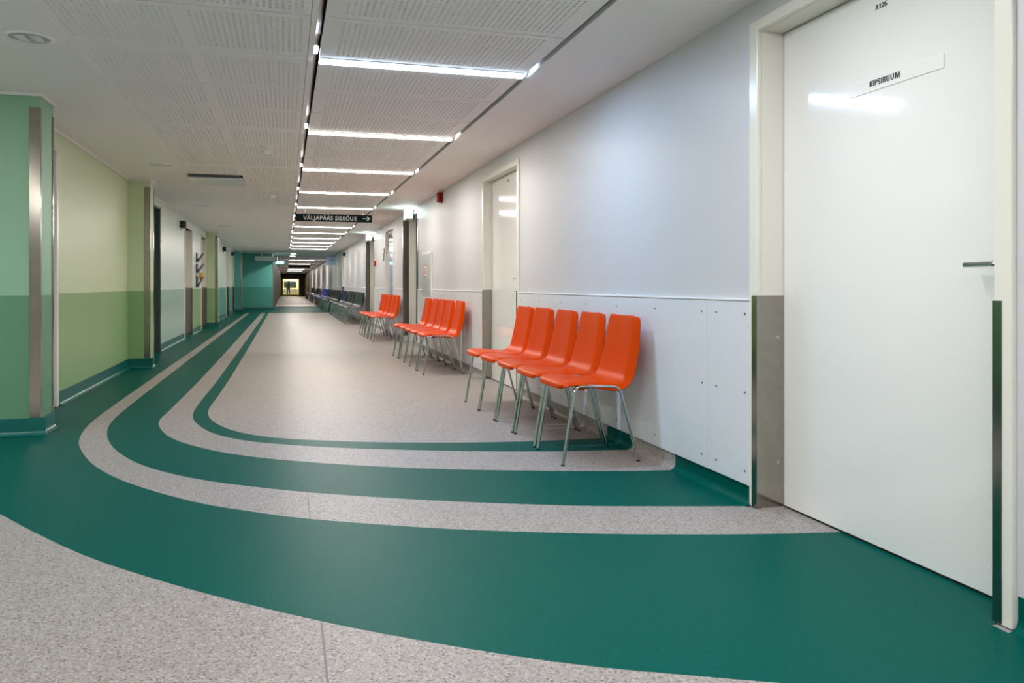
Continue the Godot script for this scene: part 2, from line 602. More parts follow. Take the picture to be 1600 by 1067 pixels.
func make_ceiling_lights() -> void:
	var far := [32.4, 35.2, 40.9, 47.9, 55.5, 63.5, 71.0, 79.5]
	var spots := []
	for k in range(-3, 12):
		spots.append(tube_at(k))
	spots.append_array(far)
	for i in spots.size():
		var d: float = spots[i]
		var cool: bool = i == 3
		var beyond: bool = d > 31.0
		var label := "recessed strip light across the perforated ceiling panels"
		if cool:
			label = "longest bluish white strip light, recessed before the white door"
		elif beyond:
			label = "strip light in the plain ceiling past the teal wall"
		var short: bool = beyond and d < 40.0
		var half_w := 0.1 if short else 0.597
		var mid := 0.3 if short else 0.778
		if short:
			label = "short strip light before the long plain ceiling lights"
		var t := thing("strip_light", Vector3(mid, CEIL, -d), label, "ceiling light", "strip lights along the corridor")
		var low := 0.03 if beyond else 0.018
		var b := MB.new()
		b.box(Vector3(-half_w, 0.002 - low, -0.038), Vector3(half_w, 0.016 - low, 0.038), 0.003)
		part(t, "diffuser", b.done(), M.tube_cool if cool else M.tube_warm)
		var h := MB.new()
		for s in [-1.0, 1.0]:
			h.box(Vector3(-half_w - 0.001, 0.012 - low, minf(s * 0.0385, s * 0.042)), Vector3(half_w + 0.001, 0.07 - low, maxf(s * 0.0385, s * 0.042)))
		h.box(Vector3(-half_w - 0.001, 0.017 - low, -0.04), Vector3(half_w + 0.001, 0.07 - low, 0.04))
		part(t, "housing", h.done(), M.aluminium)
		if not beyond:
			for s in [-1.0, 1.0]:
				var e := MB.new()
				e.box(Vector3(s * 0.618 - 0.011, 0.02, 0.03), Vector3(s * 0.618 + 0.011, 0.04, 0.13), 0.004)
				part(t, "tube_end", e.done(), M.tube_cool if cool else M.tube_warm)
		tube_light(t, mid - half_w, mid + half_w, d, Color(0.7, 0.84, 1.0) if cool else Color(0.97, 0.98, 1.0) if i < 3 else Color(1.0, 0.965, 0.93), TUBE_ENERGY * (1.0 if cool else 1.3 if short else 2.4 if beyond else 1.0))


	# square fittings in the lobby that opens to the left, before the first pillar
	for k in [[-3.3, 4.2], [-3.3, 1.4], [-3.3, -1.4]]:
		var t := thing("panel_light", Vector3(k[0], CEIL, -k[1]), "square ceiling light of the side lobby", "ceiling light", "square lights of the lobby")
		var b := MB.new()
		b.box(Vector3(-0.3, -0.014, -0.3), Vector3(0.3, -0.004, 0.3), 0.002)
		part(t, "diffuser", b.done(), M.tube_warm)
		var h := MB.new()
		h.box(Vector3(-0.31, -0.004, -0.31), Vector3(0.31, 0.0, 0.31))
		part(t, "housing", h.done(), M.bead_white)
		var a := AreaLight3D.new()
		a.name = "panel_glow"
		t.add_child(a)
		a.position = Vector3(0, -0.018, 0)
		a.rotation.x = -PI / 2
		a.area_size = Vector2(0.58, 0.58)
		a.area_range = 40.0
		a.area_attenuation = 2.0
		a.light_color = Color(0.985, 0.98, 0.985)
		a.light_energy = 1.85
		a.shadow_enabled = true


# ---------------------------------------------------------------- walls
func cove_run(b: MB, x: float, d0: float, d1: float, turn: float) -> void:
	# turn +1: the wall's face looks to +x
	var r := 0.03
	var pts := []
	for k in 7:
		var a := PI / 2 * k / 6.0
		pts.append([Vector2(x + turn * (0.004 + r - r * sin(a)), 0.001 + r - r * cos(a)), Vector2(turn * sin(a), cos(a))])
	pts.append([Vector2(x + turn * 0.004, 0.112), Vector2(turn, 0)])
	pts.append([Vector2(x, 0.113), Vector2(0, 1)])
	strip(b, pts, d0, d1)


func cove_face(b: MB, x0: float, x1: float, d: float) -> void:
	# along x, on a face that looks to the near end
	var r := 0.03
	var pts := []
	for k in 7:
		var a := PI / 2 * k / 6.0
		pts.append([Vector2(d - 0.004 - r + r * sin(a), 0.001 + r - r * cos(a)), Vector2(-sin(a), cos(a))])
	pts.append([Vector2(d - 0.004, 0.112), Vector2(-1, 0)])
	pts.append([Vector2(d, 0.113), Vector2(0, 1)])
	for i in pts.size() - 1:
		var p: Vector2 = pts[i][0]
		var q: Vector2 = pts[i + 1][0]
		var np := Vector3(0, pts[i][1].y, -pts[i][1].x)
		var nq := Vector3(0, pts[i + 1][1].y, -pts[i + 1][1].x)
		b.tri(Vector3(x0, p.y, -p.x), Vector3(x1, p.y, -p.x), Vector3(x1, q.y, -q.x), np, np, nq)
		b.tri(Vector3(x0, p.y, -p.x), Vector3(x1, q.y, -q.x), Vector3(x0, q.y, -q.x), np, nq, nq)


func two_tone(w: Node, x0: float, x1: float, d0: float, d1: float, light: Material, deep: Material) -> void:
	bx(w, "upper_wall", x0, x1, DADO, CEIL, d0, d1, light)
	bx(w, "lower_wall", x0, x1 + 0.0015, 0.0, DADO, d0 - 0.0015, d1, deep)


func corner_guard(w: Node, x: float, d: float, face: float, side: float, y0: float, y1: float, far_corner := false) -> void:
	var t := 0.004
	var b := MB.new()
	var s := -1.0 if far_corner else 1.0
	# the leg on the face across the corridor, then the leg on the face along it
	if not far_corner:
		b.box(Vector3(x - face, y0, -d), Vector3(x + t, y1, -d + t), 0.0008)
	b.box(Vector3(x, y0, minf(-d, -d - s * side)), Vector3(x + t, y1, maxf(-d, -d - s * side)), 0.0008)
	part(w, "corner_guard", b.done(), M.steel)


func make_left() -> void:
	var w := setting("wall_left", "left wall in two tones of green with pillars", "wall")
	var deep := -2.3
	# the broad face that looks back down the corridor, with the first pillar
	two_tone(w, -5.2, -1.55, 5.892, 6.21, M.mint_light, M.mint_deep)
	two_tone(w, deep, WALL_L, 7.27, 10.312, M.lime_light, M.lime_deep)
	bx(w, "lintel", deep, WALL_L, 2.06, CEIL, 6.21, 7.27, M.lime_light)
	two_tone(w, deep, -1.55, 10.312, 10.6, M.lime_light, M.lime_deep)
	two_tone(w, deep, WALL_L, 10.6, 11.1, M.aqua_light, M.aqua_deep)
	bx(w, "lintel", deep, WALL_L, 2.12, CEIL, 11.1, 12.8, M.aqua_light)
	two_tone(w, deep, WALL_L, 12.8, 15.78, M.aqua_light, M.aqua_deep)
	bx(w, "lintel", deep, WALL_L, 2.06, CEIL, 15.78, 17.0, M.aqua_light)
	two_tone(w, deep, WALL_L, 17.0, 18.75, M.aqua_light, M.lime_deep)
	bx(w, "lintel", deep, WALL_L, 2.06, CEIL, 18.75, 19.93, M.aqua_light)
	two_tone(w, deep, -1.53, 19.95, 20.3, M.lime_light, M.lime_deep)
	two_tone(w, deep, WALL_L, 20.3, 26.4, M.aqua_light, M.teal_deep)
	bx(w, "lintel", deep, WALL_L, 2.06, CEIL, 26.4, 27.5, M.aqua_light)
	two_tone(w, deep, WALL_L, 27.5, 29.3, M.aqua_light, M.teal_deep)
	bx(w, "lintel", deep, WALL_L, 2.06, CEIL, 29.3, 30.4, M.aqua_light)
	two_tone(w, deep, WALL_L, 30.4, 30.8, M.teal_light, M.teal_deep)
	two_tone(w, deep, -1.53, 30.8, 31.1, M.teal_light, M.teal_deep)
	two_tone(w, deep, WALL_L, 31.1, 33.2, M.teal_light, M.teal_deep)
	two_tone(w, deep, -0.46, 33.2, 33.9, M.teal_light, M.teal_deep)
	bx(w, "timber_wall", deep, -0.46, -0.2, CEIL, 33.9, 88.0, M.olive_panel)
	bx(w, "back_shell", deep - 0.2, deep, 0.0, CEIL, 6.0, 34.0, M.slab)
	bx(w, "lobby_wall", -5.4, -5.2, 0.0, CEIL, -3.8, 6.2, M.mint_light)
	for g in [[-1.55, 5.892, 0.062, 0.02, false], [-1.55, 6.21, 0.0, 0.034, true], [-1.55, 10.312, 0.062, 0.02, false], [-1.55, 10.6, 0.0, 0.034, true], [-1.53, 19.95, 0.06, 0.02, false], [-1.53, 30.8, 0.05, 0.02, false], [-0.46, 33.2, 0.03, 0.03, false]]:
		corner_guard(w, g[0] + 0.0015, g[1] - 0.0015, g[2], g[3], 0.115, 2.145, g[4])
	# recessed opening with a dark steel portal
	bx(w, "portal_lining", -2.25, WALL_L + 0.006, 0.0, 2.12, 12.76, 12.81, M.frame_green)
	bx(w, "portal_lining", -2.25, WALL_L + 0.006, 0.0, 2.12, 11.09, 11.13, M.frame_green)
	bx(w, "portal_lining", -2.25, WALL_L + 0.006, 2.1, 2.125, 11.09, 12.81, M.frame_green)
	bx(w, "portal_back", -2.3, -2.22, 0.0, 2.12, 11.1, 12.8, M.aqua_light)
	var g2 := MB.new()
	g2.box(Vector3(WALL_L, 0.0, -12.84), Vector3(WALL_L + 0.01, 2.14, -12.8))
	part(w, "portal_trim", g2.done(), M.steel)

	var base := setting("baseboard_left", "dark teal coved skirting along the green wall", "baseboard")
	var b := MB.new()
	for k in [[-1.5485, 5.89, 6.21], [WALL_L, 7.3, 10.31], [-1.5485, 10.31, 10.6], [WALL_L, 12.84, 15.75], [WALL_L, 17.03, 18.72], [-1.5285, 19.95, 20.3], [WALL_L, 20.3, 26.37], [WALL_L, 27.53, 29.27], [WALL_L, 30.43, 30.8], [-1.5285, 30.8, 31.1], [WALL_L, 31.1, 33.2]]:
		b = MB.new()
		cove_run(b, k[0] + 0.0015, k[1] - 0.002, k[2], 1.0)
		part(base, "skirting", b.done(), M.base_teal)
	for k in [[-5.2, -1.515, 5.89], [WALL_L, -1.515, 10.31], [WALL_L, -1.495, 19.948], [WALL_L, -1.495, 30.798], [WALL_L, -0.45, 33.198]]:
		b = MB.new()
		cove_face(b, k[0], k[1], k[2])
		part(base, "skirting", b.done(), M.base_teal)

	var tr := setting("trim_1", "thin white cornice between the green wall and ceiling", "trim")
	for k in [[-1.55, 5.87, 6.24], [WALL_L, 6.24, 10.29], [-1.55, 10.29, 10.63], [WALL_L, 10.63, 19.93], [-1.53, 19.93, 20.33], [WALL_L, 20.33, 30.78], [-1.53, 30.78, 31.13], [WALL_L, 31.13, 33.2]]:
		bx(tr, "cornice", k[0], k[0] + 0.02, CEIL - 0.022, CEIL - 0.0005, k[1], k[2], M.ceiling_white, 0.003)
	for k in [[-5.2, -1.55, 5.89], [WALL_L + 0.02, -1.55, 10.31], [WALL_L + 0.02, -1.53, 19.95], [WALL_L + 0.02, -1.53, 30.8]]:
		bx(tr, "cornice", k[0], k[1], CEIL - 0.022, CEIL - 0.0005, k[2] - 0.02, k[2], M.ceiling_white, 0.003)


func wall_panel(w: Node, d0: float, d1: float, screw_ds: Array, rows: Array) -> void:
	var p := bx(w, "wall_panel", WALL_R - 0.014, WALL_R, 0.086, DADO - 0.004, d0 + 0.0015, d1 - 0.0015, M.panel_white, 0.002)
	bx(p, "bead", WALL_R - 0.019, WALL_R, DADO - 0.004, DADO + 0.006, d0, d1, M.bead_white, 0.002)
	if not shared.has("screw"):
		var s := MB.new()
		s.tube([Vector3(0, 0, 0), Vector3(-0.0022, 0, 0)], 0.0052, 10)
		shared.screw = s.done()
	for d in screw_ds:
		for y in rows:
			part(p, "screw", shared.screw, M.screw, Vector3(WALL_R - 0.0142, y, -d))


func every(d0: float, d1: float, step: float) -> Array:
	var o := []
	var n := maxi(1, roundi((d1 - d0 - 0.1) / step))
	for i in n + 1:
		o.append(d0 + 0.05 + (d1 - d0 - 0.1) * i / n)
	return o


func make_right() -> void:
	var w := setting("wall_right", "glossy white right wall with white screwed panels below", "wall")
	var back := 2.5
	for k in [[-3.8, 1.80], [3.125, 6.82], [8.16, 12.5], [14.1, 15.36], [16.7, 18.86], [20.87, 28.6], [29.9, 44.0], [45.3, 70.0]]:
		bx(w, "wall_face", WALL_R, back, 0.0, CEIL, k[0], k[1], M.wall_white)
	for k in [[1.80, 3.125], [6.82, 8.16], [15.36, 16.7], [28.6, 29.9], [44.0, 45.3]]:
		bx(w, "lintel", WALL_R, back, 2.1, CEIL, k[0], k[1], M.wall_white)
		bx(w, "door_backing", 2.2, back, 0.0, 2.1, k[0], k[1], M.wall_white)
	for k in [[12.5, 14.1], [18.86, 20.87]]:
		bx(w, "lintel", WALL_R, back, 2.13, CEIL, k[0], k[1], M.wall_white)
		bx(w, "portal_back", 2.42, back, 0.0, 2.13, k[0], k[1], M.wall_white)
		# inside the recess: steel edge, white reveal, grey frame, dark glass
		bx(w, "reveal", 2.1, 2.22, 0.0, 2.13, k[1] - 0.006, k[1], M.casing_cream)
		bx(w, "frame_post", 2.22, 2.28, 0.0, 2.1, k[1] - 0.05, k[1], M.grey_plate)
		bx(w, "glazed_leaf", 2.28, 2.33, 0.02, 2.1, k[0] + 0.02, k[1] - 0.05, M.dark_glass)
		for far_edge in [true, false]:
			var d: float = k[1] if far_edge else k[0]
			var b := MB.new()
			var s := -1.0 if far_edge else 1.0
			b.box(Vector3(WALL_R - 0.004, 0.1, minf(-d, -d + s * 0.05)), Vector3(WALL_R, 2.13, maxf(-d, -d + s * 0.05)), 0.0008)
			b.box(Vector3(WALL_R - 0.004, 0.1, minf(-d, -d - s * 0.005)), Vector3(WALL_R + 0.1, 2.13, maxf(-d, -d - s * 0.005)), 0.0008)
			part(w, "corner_guard", b.done(), M.steel_dark)
	bx(w, "timber_wall", WALL_R, back, -0.2, CEIL, 70.0, 88.0, M.brown_panel)
	wall_panel(w, 3.14, 3.513, [3.173, 3.42], [0.146, 0.499, 0.852])
	wall_panel(w, 3.513, 6.80, [], [])
	var big: Node = w.get_child(w.get_child_count() - 1)
	for d in [3.56, 4.083, 4.62, 5.15, 5.68, 6.2, 6.73]:
		for y in [0.146, 0.852]:
			part(big, "screw", shared.screw, M.screw, Vector3(WALL_R - 0.0142, y, -d))
	part(big, "screw", shared.screw, M.screw, Vector3(WALL_R - 0.0142, 0.499, -3.555))
	for k in [[8.18, 10.3], [10.3, 12.44], [14.16, 15.34], [16.72, 18.8], [20.94, 24.0], [24.0, 28.55], [29.95, 36.0], [36.0, 43.9], [45.4, 55.0]]:
		wall_panel(w, k[0], k[1], every(k[0], k[1], 0.53) if k[0] < 12 else [], [0.146, 0.852])


func make_ends() -> void:
	var b := setting("wall_back", "plain white wall closing the corridor behind", "wall")
	bx(b, "wall_face", -5.4, 2.5, -0.1, CEIL, -3.8, -3.6, M.wall_white)
	var w := setting("wall_far", "dark brown timber wall round the glass door", "wall")
	bx(w, "timber_wall", -2.3, -0.34, -0.2, CEIL, 88.0, 88.2, M.brown_panel)
	bx(w, "timber_wall", 1.46, 2.5, -0.2, CEIL, 88.0, 88.2, M.brown_panel)
	bx(w, "timber_wall", -0.34, 1.46, 1.76, CEIL, 88.0, 88.2, M.brown_panel)
	bx(w, "vestibule_wall", -0.9, -0.8, -0.2, CEIL, 88.2, 92.0, M.yellow_paint)
	bx(w, "vestibule_wall", 1.9, 2.0, -0.2, CEIL, 88.2, 92.0, M.yellow_paint)
	bx(w, "vestibule_wall", -0.9, 2.0, -0.2, CEIL, 92.0, 92.2, M.yellow_paint)
	bx(w, "vestibule_window", -0.15, 1.15, 0.75, 1.4, 91.95, 92.0, M.sign_dark)
	bx(w, "vestibule_bench", -0.25, 1.3, 0.25, 0.6, 91.7, 92.0, M.grey_plate)
	var d := setting("door_9", "pale yellow framed glass door at the far corridor end", "door")
	for k in [[-0.34, -0.22, -0.17, 1.76], [1.34, 1.46, -0.17, 1.76], [-0.22, 1.34, 1.62, 1.76], [-0.22, 1.34, -0.17, 0.02]]:
		bx(d, "door_rail", k[0], k[1], k[2], k[3], 87.97, 88.05, M.yellow_paint)
	bx(d, "pane", -0.22, 1.34, 0.02, 1.62, 88.0, 88.012, M.pane)
	var l := thing("ceiling_lamp", Vector3(0.55, CEIL - 0.01, -91.1), "round lamp in the vestibule behind the glass door", "lamp")
	var m := MB.new()
	m.lathe(Vector3.ZERO, [Vector2(0.0, -0.05), Vector2(0.2, -0.045), Vector2(0.24, 0.0)], 20)
	part(l, "lamp_shade", m.done(), M.tube_warm)
	var a := AreaLight3D.new()
	a.name = "lamp_glow"
	l.add_child(a)
	a.position = Vector3(0, -0.07, 0)
	a.rotation.x = -PI / 2
	a.area_size = Vector2(0.4, 0.4)
	a.area_range = 20.0
	a.area_attenuation = 2.0
	a.light_energy = 7.0
	a.light_color = Color(1.0, 0.97, 0.84)
	a.shadow_enabled = true


# ---------------------------------------------------------------- doors
func make_door(n: int, label: String, d0: float, d1: float, leaf: Material, side: float, wall: float, top: float, plate := true, handle := true, sunk := 0.12) -> Node3D:
	# d0..d1: the clear opening; side +1: the wall stands on the right
	var o := setting("door_%d" % n, label, "door")
	var f := wall - side * 0.014
	for k in [[d0 - 0.062, d0, 0.0, top + 0.05], [d1, d1 + 0.062, 0.0, top + 0.05], [d0, d1, top, top + 0.05]]:
		bx(o, "casing", f, wall + side * 0.01, k[2], k[3], k[0], k[1], M.casing_cream, 0.003)
	for k in [[d0 - 0.012, d0, 0.0, top], [d1, d1 + 0.012, 0.0, top]]:
		bx(o, "jamb", wall + side * 0.0101, wall + side * (sunk + 0.04), k[2], k[3], k[0], k[1], M.casing_cream)
	bx(o, "jamb", wall + side * 0.0101, wall + side * (sunk + 0.04), top, top + 0.012, d0, d1, M.casing_cream)
	bx(o, "threshold_gap", wall + side * (sunk + 0.005), wall + side * (sunk + 0.04), 0.0, 0.011, d0, d1, M.dark_gap)
	var lf := bx(o, "door_leaf", wall + side * sunk, wall + side * (sunk + 0.04), 0.009, top - 0.004, d0 + 0.004, d1 - 0.004, leaf, 0.002)
	if handle:
		var h := MB.new()
		var hx := wall + side * sunk
		var hd := d0 + 0.055
		h.tube([Vector3(hx, 1.045, -hd), Vector3(hx - side * 0.04, 1.045, -hd), Vector3(hx - side * 0.052, 1.045, -hd - 0.006), Vector3(hx - side * 0.056, 1.045, -hd - 0.02), Vector3(hx - side * 0.056, 1.045, -hd - 0.125)], 0.0085, 12)
		h.tube([Vector3(hx - side * 0.0, 1.045, -hd), Vector3(hx - side * 0.008, 1.045, -hd)], 0.026, 20)
		part(lf, "handle", h.done(), M.chrome)
	if plate:
		for far_edge in [true, false]:
			var b := MB.new()
			var d := d1 if far_edge else d0
			var s := 1.0 if far_edge else -1.0
			var fx := f - side * 0.0025
			var wrap := 0.038 if far_edge else 0.03
			b.box(Vector3(minf(fx, f), 0.004, minf(-d, -d - s * wrap)), Vector3(maxf(fx, f), 0.936, maxf(-d, -d - s * wrap)), 0.0006)
			var jx := wall + side * (sunk - 0.001)
			b.box(Vector3(minf(fx, jx), 0.004, minf(-d, -d + s * 0.0025)), Vector3(maxf(fx, jx), 0.936, maxf(-d, -d + s * 0.0025)), 0.0006)
			var p := part(o, "kick_plate", b.done(), M.steel)
			if far_edge:
				for y in [0.2, 0.75]:
					var sc := MB.new()
					sc.tube([Vector3(wall + side * sunk * 0.75, y, -d + 0.002), Vector3(wall + side * sunk * 0.75, y, -d + 0.005)], 0.006, 10)
					part(p, "screw", sc.done(), M.chrome)
	return o


func make_doors() -> void:
	var d1 := make_door(1, "glossy white door lettered KIPSIRUUM with steel lever handle", 1.862, 3.078, M.leaf_white, 1.0, WALL_R, 2.095)
	var face := WALL_R + 0.12
	# the name strip and the lettering on the leaf
	var leaf: Node = d1.get_node("door_leaf")
	bx(leaf, "name_strip", face - 0.003, face, 1.708, 1.757, 2.179, 2.706, M.leaf_white, 0.001)
	var t := text(leaf, "lettering", "KIPSIRUUM", 0.0215, M.ink, 700)
	t.rotation.y = -PI / 2
	t.position = Vector3(face - 0.0036, 1.7365, -2.455)
	t = text(leaf, "lettering", "A126", 0.0185, M.ink, 700)
	t.rotation.y = -PI / 2
	t.position = Vector3(face - 0.0006, 2.015, -2.474)
	var d2 := make_door(2, "white door between the two nearer rows of orange chairs", 6.872, 8.112, M.leaf_white, 1.0, WALL_R, 2.06, true, true, 0.075)
	leaf = d2.get_node("door_leaf")
	for k in 4:
		bx(leaf, "number_mark", WALL_R + 0.074, WALL_R + 0.075, 1.985 + (k % 2) * 0.004, 2.004 + (k % 2) * 0.004, 7.42 + k * 0.022, 7.432 + k * 0.022, M.ink)
	var d3 := make_door(3, "pale blue glossy door between two dark recessed openings", 15.42, 16.64, M.leaf_blue, 1.0, WALL_R, 2.08, false, true, 0.03)
	bx(d3.get_node("door_leaf"), "glass_light", WALL_R + 0.026, WALL_R + 0.03, 1.72, 2.02, 15.55, 16.5, M.dark_glass)
	make_door(4, "white door behind the rows of dark chairs", 28.66, 29.84, M.leaf_white, 1.0, WALL_R, 2.08, true, false)
	make_door(5, "white door far beyond the blue chairs", 44.06, 45.24, M.leaf_white, 1.0, WALL_R, 2.08, false, false)
	make_door(6, "white framed door in the yellow green wall", 6.3, 7.2, M.leaf_white, -1.0, WALL_L, 2.06, false, false)
	make_door(7, "white framed door before the leaflet holders", 15.84, 16.94, M.leaf_white, -1.0, WALL_L, 2.06)
	make_door(8, "white framed door past the leaflet holders", 18.81, 19.87, M.leaf_white, -1.0, WALL_L, 2.06)
	make_door(10, "pale door in the aqua wall before the teal pillar", 26.46, 27.44, M.leaf_white, -1.0, WALL_L, 2.06)
	make_door(11, "pale door beside the teal pillar", 29.36, 30.34, M.leaf_white, -1.0, WALL_L, 2.06)


# ---------------------------------------------------------------- chairs
func chair_shell() -> ArrayMesh:
	var raw := vv([-0.236, 0.412, -0.234, 0.43, -0.218, 0.447, -0.17, 0.456, -0.1, 0.452, 0.0, 0.441, 0.07, 0.436, 0.115, 0.443, 0.145, 0.468, 0.162, 0.51, 0.178, 0.58, 0.193, 0.66, 0.206, 0.74, 0.216, 0.8, 0.22, 0.81])
	var line := smooth_curve(raw, 3)
	var ns := line.size()
	var nv := 40
	var dist := [0.0]
	for i in range(1, ns):
		dist.append(dist[-1] + line[i].distance_to(line[i - 1]))
	var total: float = dist[-1]
	var front := []
	for i in ns:
		var s: float = dist[i] / total
		var t := (line[mini(i + 1, ns - 1)] - line[maxi(i - 1, 0)]).normalized()
		var nrm := Vector2(-t.y, t.x)
		# half width: rounded front corners, waist at the bend, narrower rounded top
		var w := lerpf(0.236, 0.214, smoothstep(0.5, 1.0, s))
		if s < 0.1:
			w -= 0.05 * pow(1.0 - s / 0.1, 2.0)
		if s > 0.94:
			w -= 0.024 * pow((s - 0.94) / 0.06, 2.0)
		# the rim: drooping along the seat, rolled back along the bend and the back
		var rim := lerpf(-0.014, -0.036, smoothstep(0.15, 0.5, s)) * lerpf(1.0, 0.7, smoothstep(0.75, 1.0, s))
		var hollow := 0.003 * smoothstep(0.1, 0.3, s)
		var row := []
		for j in nv + 1:
			var v := -1.0 + 2.0 * j / nv
			var k := absf(v)
			var up := rim * pow(clampf((k - 0.84) / 0.16, 0.0, 1.0), 1.2) - hollow * (1.0 - smoothstep(0.0, 0.75, k))
			if s < 0.2:
				up -= 0.008 * (1.0 - s / 0.2) * k * k
			var p := line[i] + nrm * up
			row.append(Vector3(p.x, p.y, v * w))
		front.append(row)
	var b := MB.new()
	var normals := []
	for i in ns:
		var row := []
		for j in nv + 1:
			var du: Vector3 = front[mini(i + 1, ns - 1)][j] - front[maxi(i - 1, 0)][j]
			var dv: Vector3 = front[i][mini(j + 1, nv)] - front[i][maxi(j - 1, 0)]
			var k := dv.cross(du).normalized()
			row.append(k)
		normals.append(row)
	var probe: Vector3 = normals[ns / 3][nv / 2]
	var flip := 1.0 if probe.y > 0.0 else -1.0
	var thick := 0.007
	for i in ns - 1:
		for j in nv:
			var q := [[i, j], [i, j + 1], [i + 1, j + 1], [i + 1, j]]
			var f := []
			var g := []
			var nn := []
			for c in q:
				var k: Vector3 = normals[c[0]][c[1]] * flip
				f.append(front[c[0]][c[1]])
				g.append(front[c[0]][c[1]] - k * thick)
				nn.append(k)
			b.tri(f[0], f[1], f[2], nn[0], nn[1], nn[2])
			b.tri(f[0], f[2], f[3], nn[0], nn[2], nn[3])
			b.tri(g[0], g[1], g[2], -nn[0], -nn[1], -nn[2])
			b.tri(g[0], g[2], g[3], -nn[0], -nn[2], -nn[3])
			# the edge
			if j == 0:
				b.quad(f[0], f[3], g[3], g[0], Vector3(0, 0, -1))
			if j == nv - 1:
				b.quad(f[1], f[2], g[2], g[1], Vector3(0, 0, 1))
			if i == 0:
				b.quad(f[0], f[1], g[1], g[0], Vector3(-1, -1, 0))
			if i == ns - 2:
				b.quad(f[3], f[2], g[2], g[3], Vector3(0, 1, 0))
	return b.done()


func round_path(pts: Array, r: float) -> Array:
	var o := [pts[0]]
	for i in range(1, pts.size() - 1):
		var p: Vector3 = pts[i]
		var a: Vector3 = p + (pts[i - 1] - p).normalized() * r
		var c: Vector3 = p + (pts[i + 1] - p).normalized() * r
		for k in 7:
			var t := k / 6.0
			o.append(a.lerp(p, t).lerp(p.lerp(c, t), t))
	o.append(pts[-1])
	return o


func make_chair(label: String, shell: Material, group: String, at: Vector3, turn := 0.0) -> void:
	if not shared.has("shell"):
		shared.shell = chair_shell()
		for s in [-1.0, 1.0]:
			var b := MB.new()
			var z: float = s * 0.226
			b.tube(round_path([Vector3(-0.226, 0.006, z), Vector3(-0.154, 0.431, z), Vector3(0.104, 0.42, z), Vector3(0.218, 0.006, z)], 0.04), 0.0095, 10)
			shared["side%d" % int(s)] = b.done()
		var c := MB.new()
		c.tube([Vector3(0, 0, -0.22), Vector3(0, 0, 0.22)], 0.008, 8)
		shared.bar = c.done()
		var k := MB.new()
		k.tube([Vector3(0, 0, 0), Vector3(0, 0.01, 0)], 0.0106, 10)
		shared.cap = k.done()
		var m := MB.new()
		m.box(Vector3(-0.03, -0.02, -0.012), Vector3(0.03, 0.0, 0.012), 0.003)
		shared.bracket = m.done()
	var t := thing("shell_chair", at, label, "chair", group)
	t.rotation.y = turn
	part(t, "seat_shell", shared.shell, shell)
	for s in [-1, 1]:
		part(t, "leg_frame", shared["side%d" % s], M.chrome)
		for x in [-0.2265, 0.2185]:
			part(t, "foot_cap", shared.cap, M.rubber, Vector3(x, 0.0, s * 0.226))
		for x in [-0.1, 0.075]:
			part(t, "bracket", shared.bracket, shell, Vector3(x, 0.424, s * 0.2))
	for x in [-0.09, 0.07]:
		part(t, "crossbar", shared.bar, M.chrome, Vector3(x, 0.408, 0))


func chair_row(first: float, step: float, n: int, shell: Material, labels: Array, group: String, seed_: int) -> void:
	var rng := RandomNumberGenerator.new()
	rng.seed = seed_
	for i in n:
		var d := first + 0.236 + step * i + rng.randf_range(-0.012, 0.012)
		var x := 1.68 + rng.randf_range(-0.012, 0.012)
		var y := 0.0 if d < 66.0 else -0.17 * (d - 66.0) / 22.0
		make_chair(labels[mini(i, labels.size() - 1)], shell, group, Vector3(x, y, -d), rng.randf_range(-0.02, 0.02))


func make_chairs() -> void:
	var nth := ["first", "second", "third", "fourth", "fifth"]
	var a := []
	var b := []
	var c := []
	for k in nth:
		a.append("orange shell chair on chrome legs, %s from the KIPSIRUUM door" % k)
		b.append("orange shell chair, %s past the plain white door, before grey cabinet" % k)
		c.append("orange shell chair, %s in the row past the dark recessed opening" % k)
	chair_row(4.095, 0.507, 5, M.orange, a, "orange chairs beside the lettered door", 1)
	chair_row(8.66, 0.522, 5, M.orange, b, "orange chairs before the grey cabinet", 2)
	chair_row(13.95, 0.53, 5, M.orange, c, "orange chairs past the dark opening", 3)
	chair_row(20.4, 0.522, 10, M.black_plastic, ["black shell chair in the row after the orange chairs"], "black chairs next to the orange ones", 4)
	chair_row(26.1, 0.53, 4, M.navy_plastic, ["dark navy shell chair in the short row of four"], "navy chairs", 5)
	chair_row(29.6, 0.53, 12, M.black_plastic, ["black shell chair in the row just before the bright blue chairs"], "black chairs before the blue ones", 6)
	chair_row(37.0, 0.53, 11, M.blue_plastic, ["bright blue shell chair along the white wall"], "blue chairs", 7)
	chair_row(45.6, 0.55, 12, M.black_plastic, ["black shell chair in the row past the blue chairs"], "black chairs past the blue ones", 8)
	chair_row(55.0, 0.55, 14, M.black_plastic, ["black shell chair in the last row before the glass door"], "black chairs by the far end", 9)


